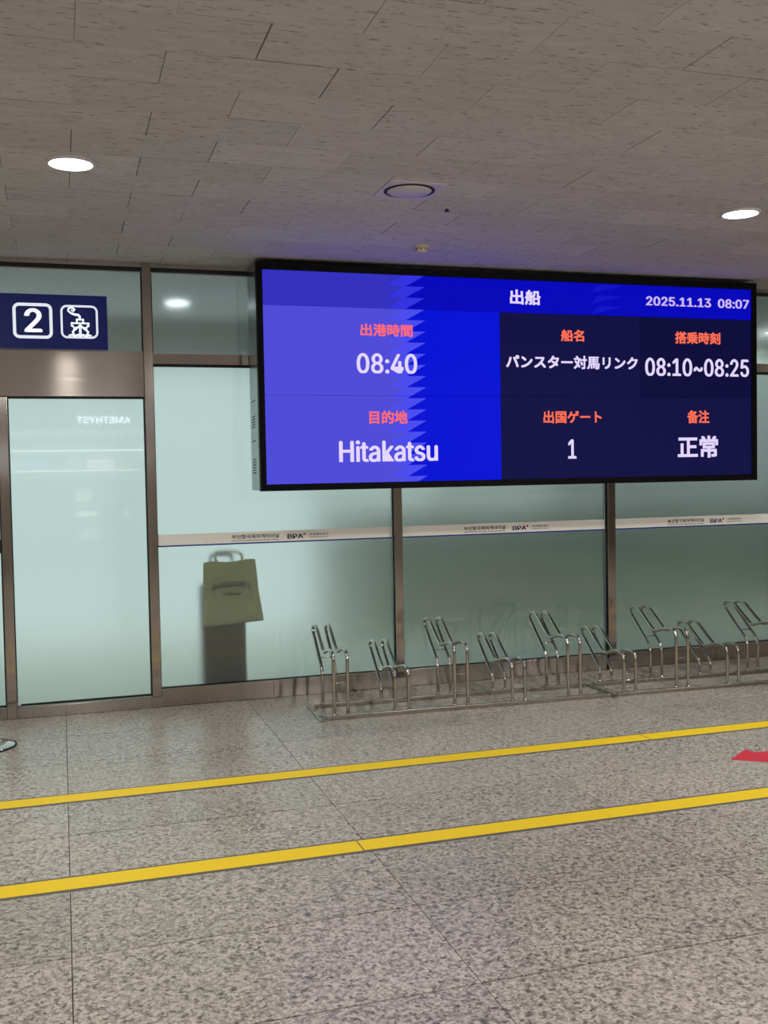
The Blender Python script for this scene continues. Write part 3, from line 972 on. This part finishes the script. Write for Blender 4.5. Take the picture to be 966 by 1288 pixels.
def btxt(txt, x0, x1, z0, z1, arc=0.0, bold=0.04):
    o = obj('lettering', text_mesh(txt, (x0 - 1.11, x1 - 1.11, z0 - 0.53, z1 - 0.53), -0.0135, MAT['ink'], 'lettering', bold, 0.001, arc=arc), None, tb)
btxt('BLAUCURUE', 0.976, 1.246, 0.768, 0.808, 0.022, 0.05)
btxt('SINCE', 1.065, 1.160, 0.771, 0.777, 0.0, 0.02)
btxt('Tanneaset', 1.050, 1.180, 0.727, 0.750, 0.004, 0.05)

# ------------------------------------------------------------------ the far side of the hall, seen only as reflections in the glass
YR_ = -12.0
def rp(name, x0, x1, z0, z1, rgb, es, label, cat='sign', group=None, depth=0.05):
    o = box(name, (x0, x1, YR_ - 0.14, YR_ - 0.14 + depth + 0.05, z0, z1), emis(name + '_face', rgb, es, (0.5, 0.5, 0.5)))
    return tag(o, label, cat, group)
sgn = tag(obj('shop_sign', text_mesh('AMETHYST', (0.308, 1.237, 2.530, 2.648), Y0 + 0.001, emis('shop_sign_letters', (0.75, 0.85, 1.0), 5.5), 'shop_sign', 0.015, 0.04, flip=True), None),
          'white lit shop lettering seen mirrored in the top of the door glass', 'sign')
for k in range(9):
    x = -0.95 + k * 0.285
    rp('light_box', x, x + 0.255, 2.30, 2.42, (0.9, 0.85, 0.7), 0.55, 'small pale light box in the row reflected under the mirrored lettering', 'light box', 'reflected light boxes')
rp('strip_lamp', -3.2, 1.52, 2.028, 2.052, (0.9, 0.95, 1.0), 2.6, 'long white lamp strip reflected across the door glass', 'lamp')
rp('blue_counter_sign', -0.64, -0.17, 1.735, 1.90, (0.35, 0.50, 1.0), 1.1, 'blue counter sign reflected at the left of the door glass', 'sign')
rp('pink_counter_sign', 0.46, 0.93, 1.70, 1.885, (1.0, 0.75, 0.95), 1.5, 'pinkish white counter sign reflected in the middle of the door glass', 'sign')
rp('counter_sign', 0.10, 0.38, 1.735, 1.88, (0.75, 0.85, 0.95), 0.8, 'pale counter sign reflected just left of the pinkish one', 'sign')
rp('counter_sign', -1.9, -0.70, 1.735, 1.89, (0.75, 0.80, 0.85), 0.9, 'pale counter sign reflected left of the blue one', 'sign')
rp('lamp_line', -0.84, 1.35, 1.672, 1.690, (1, 0.98, 0.9), 2.2, 'thin lit line under the reflected counter signs', 'lamp')
rp('notice_screen', 0.25, 0.50, 1.12, 1.33, (1.0, 0.95, 0.75), 0.8, 'cream lit notice reflected below the counter signs', 'screen')
rp('notice_screen', 0.25, 0.60, 0.86, 0.95, (1.0, 0.97, 0.8), 1.2, 'narrow bright notice reflected lower in the door glass', 'screen')
rp('notice_screen', 0.29, 0.62, 0.46, 0.62, (1.0, 0.97, 0.85), 0.5, 'dim cream notice reflected lowest in the door glass', 'screen')
rp('notice_screen', 1.09, 1.19, 0.84, 0.93, (0.95, 1.0, 0.95), 0.6, 'small pale notice reflected near the right door post', 'screen')
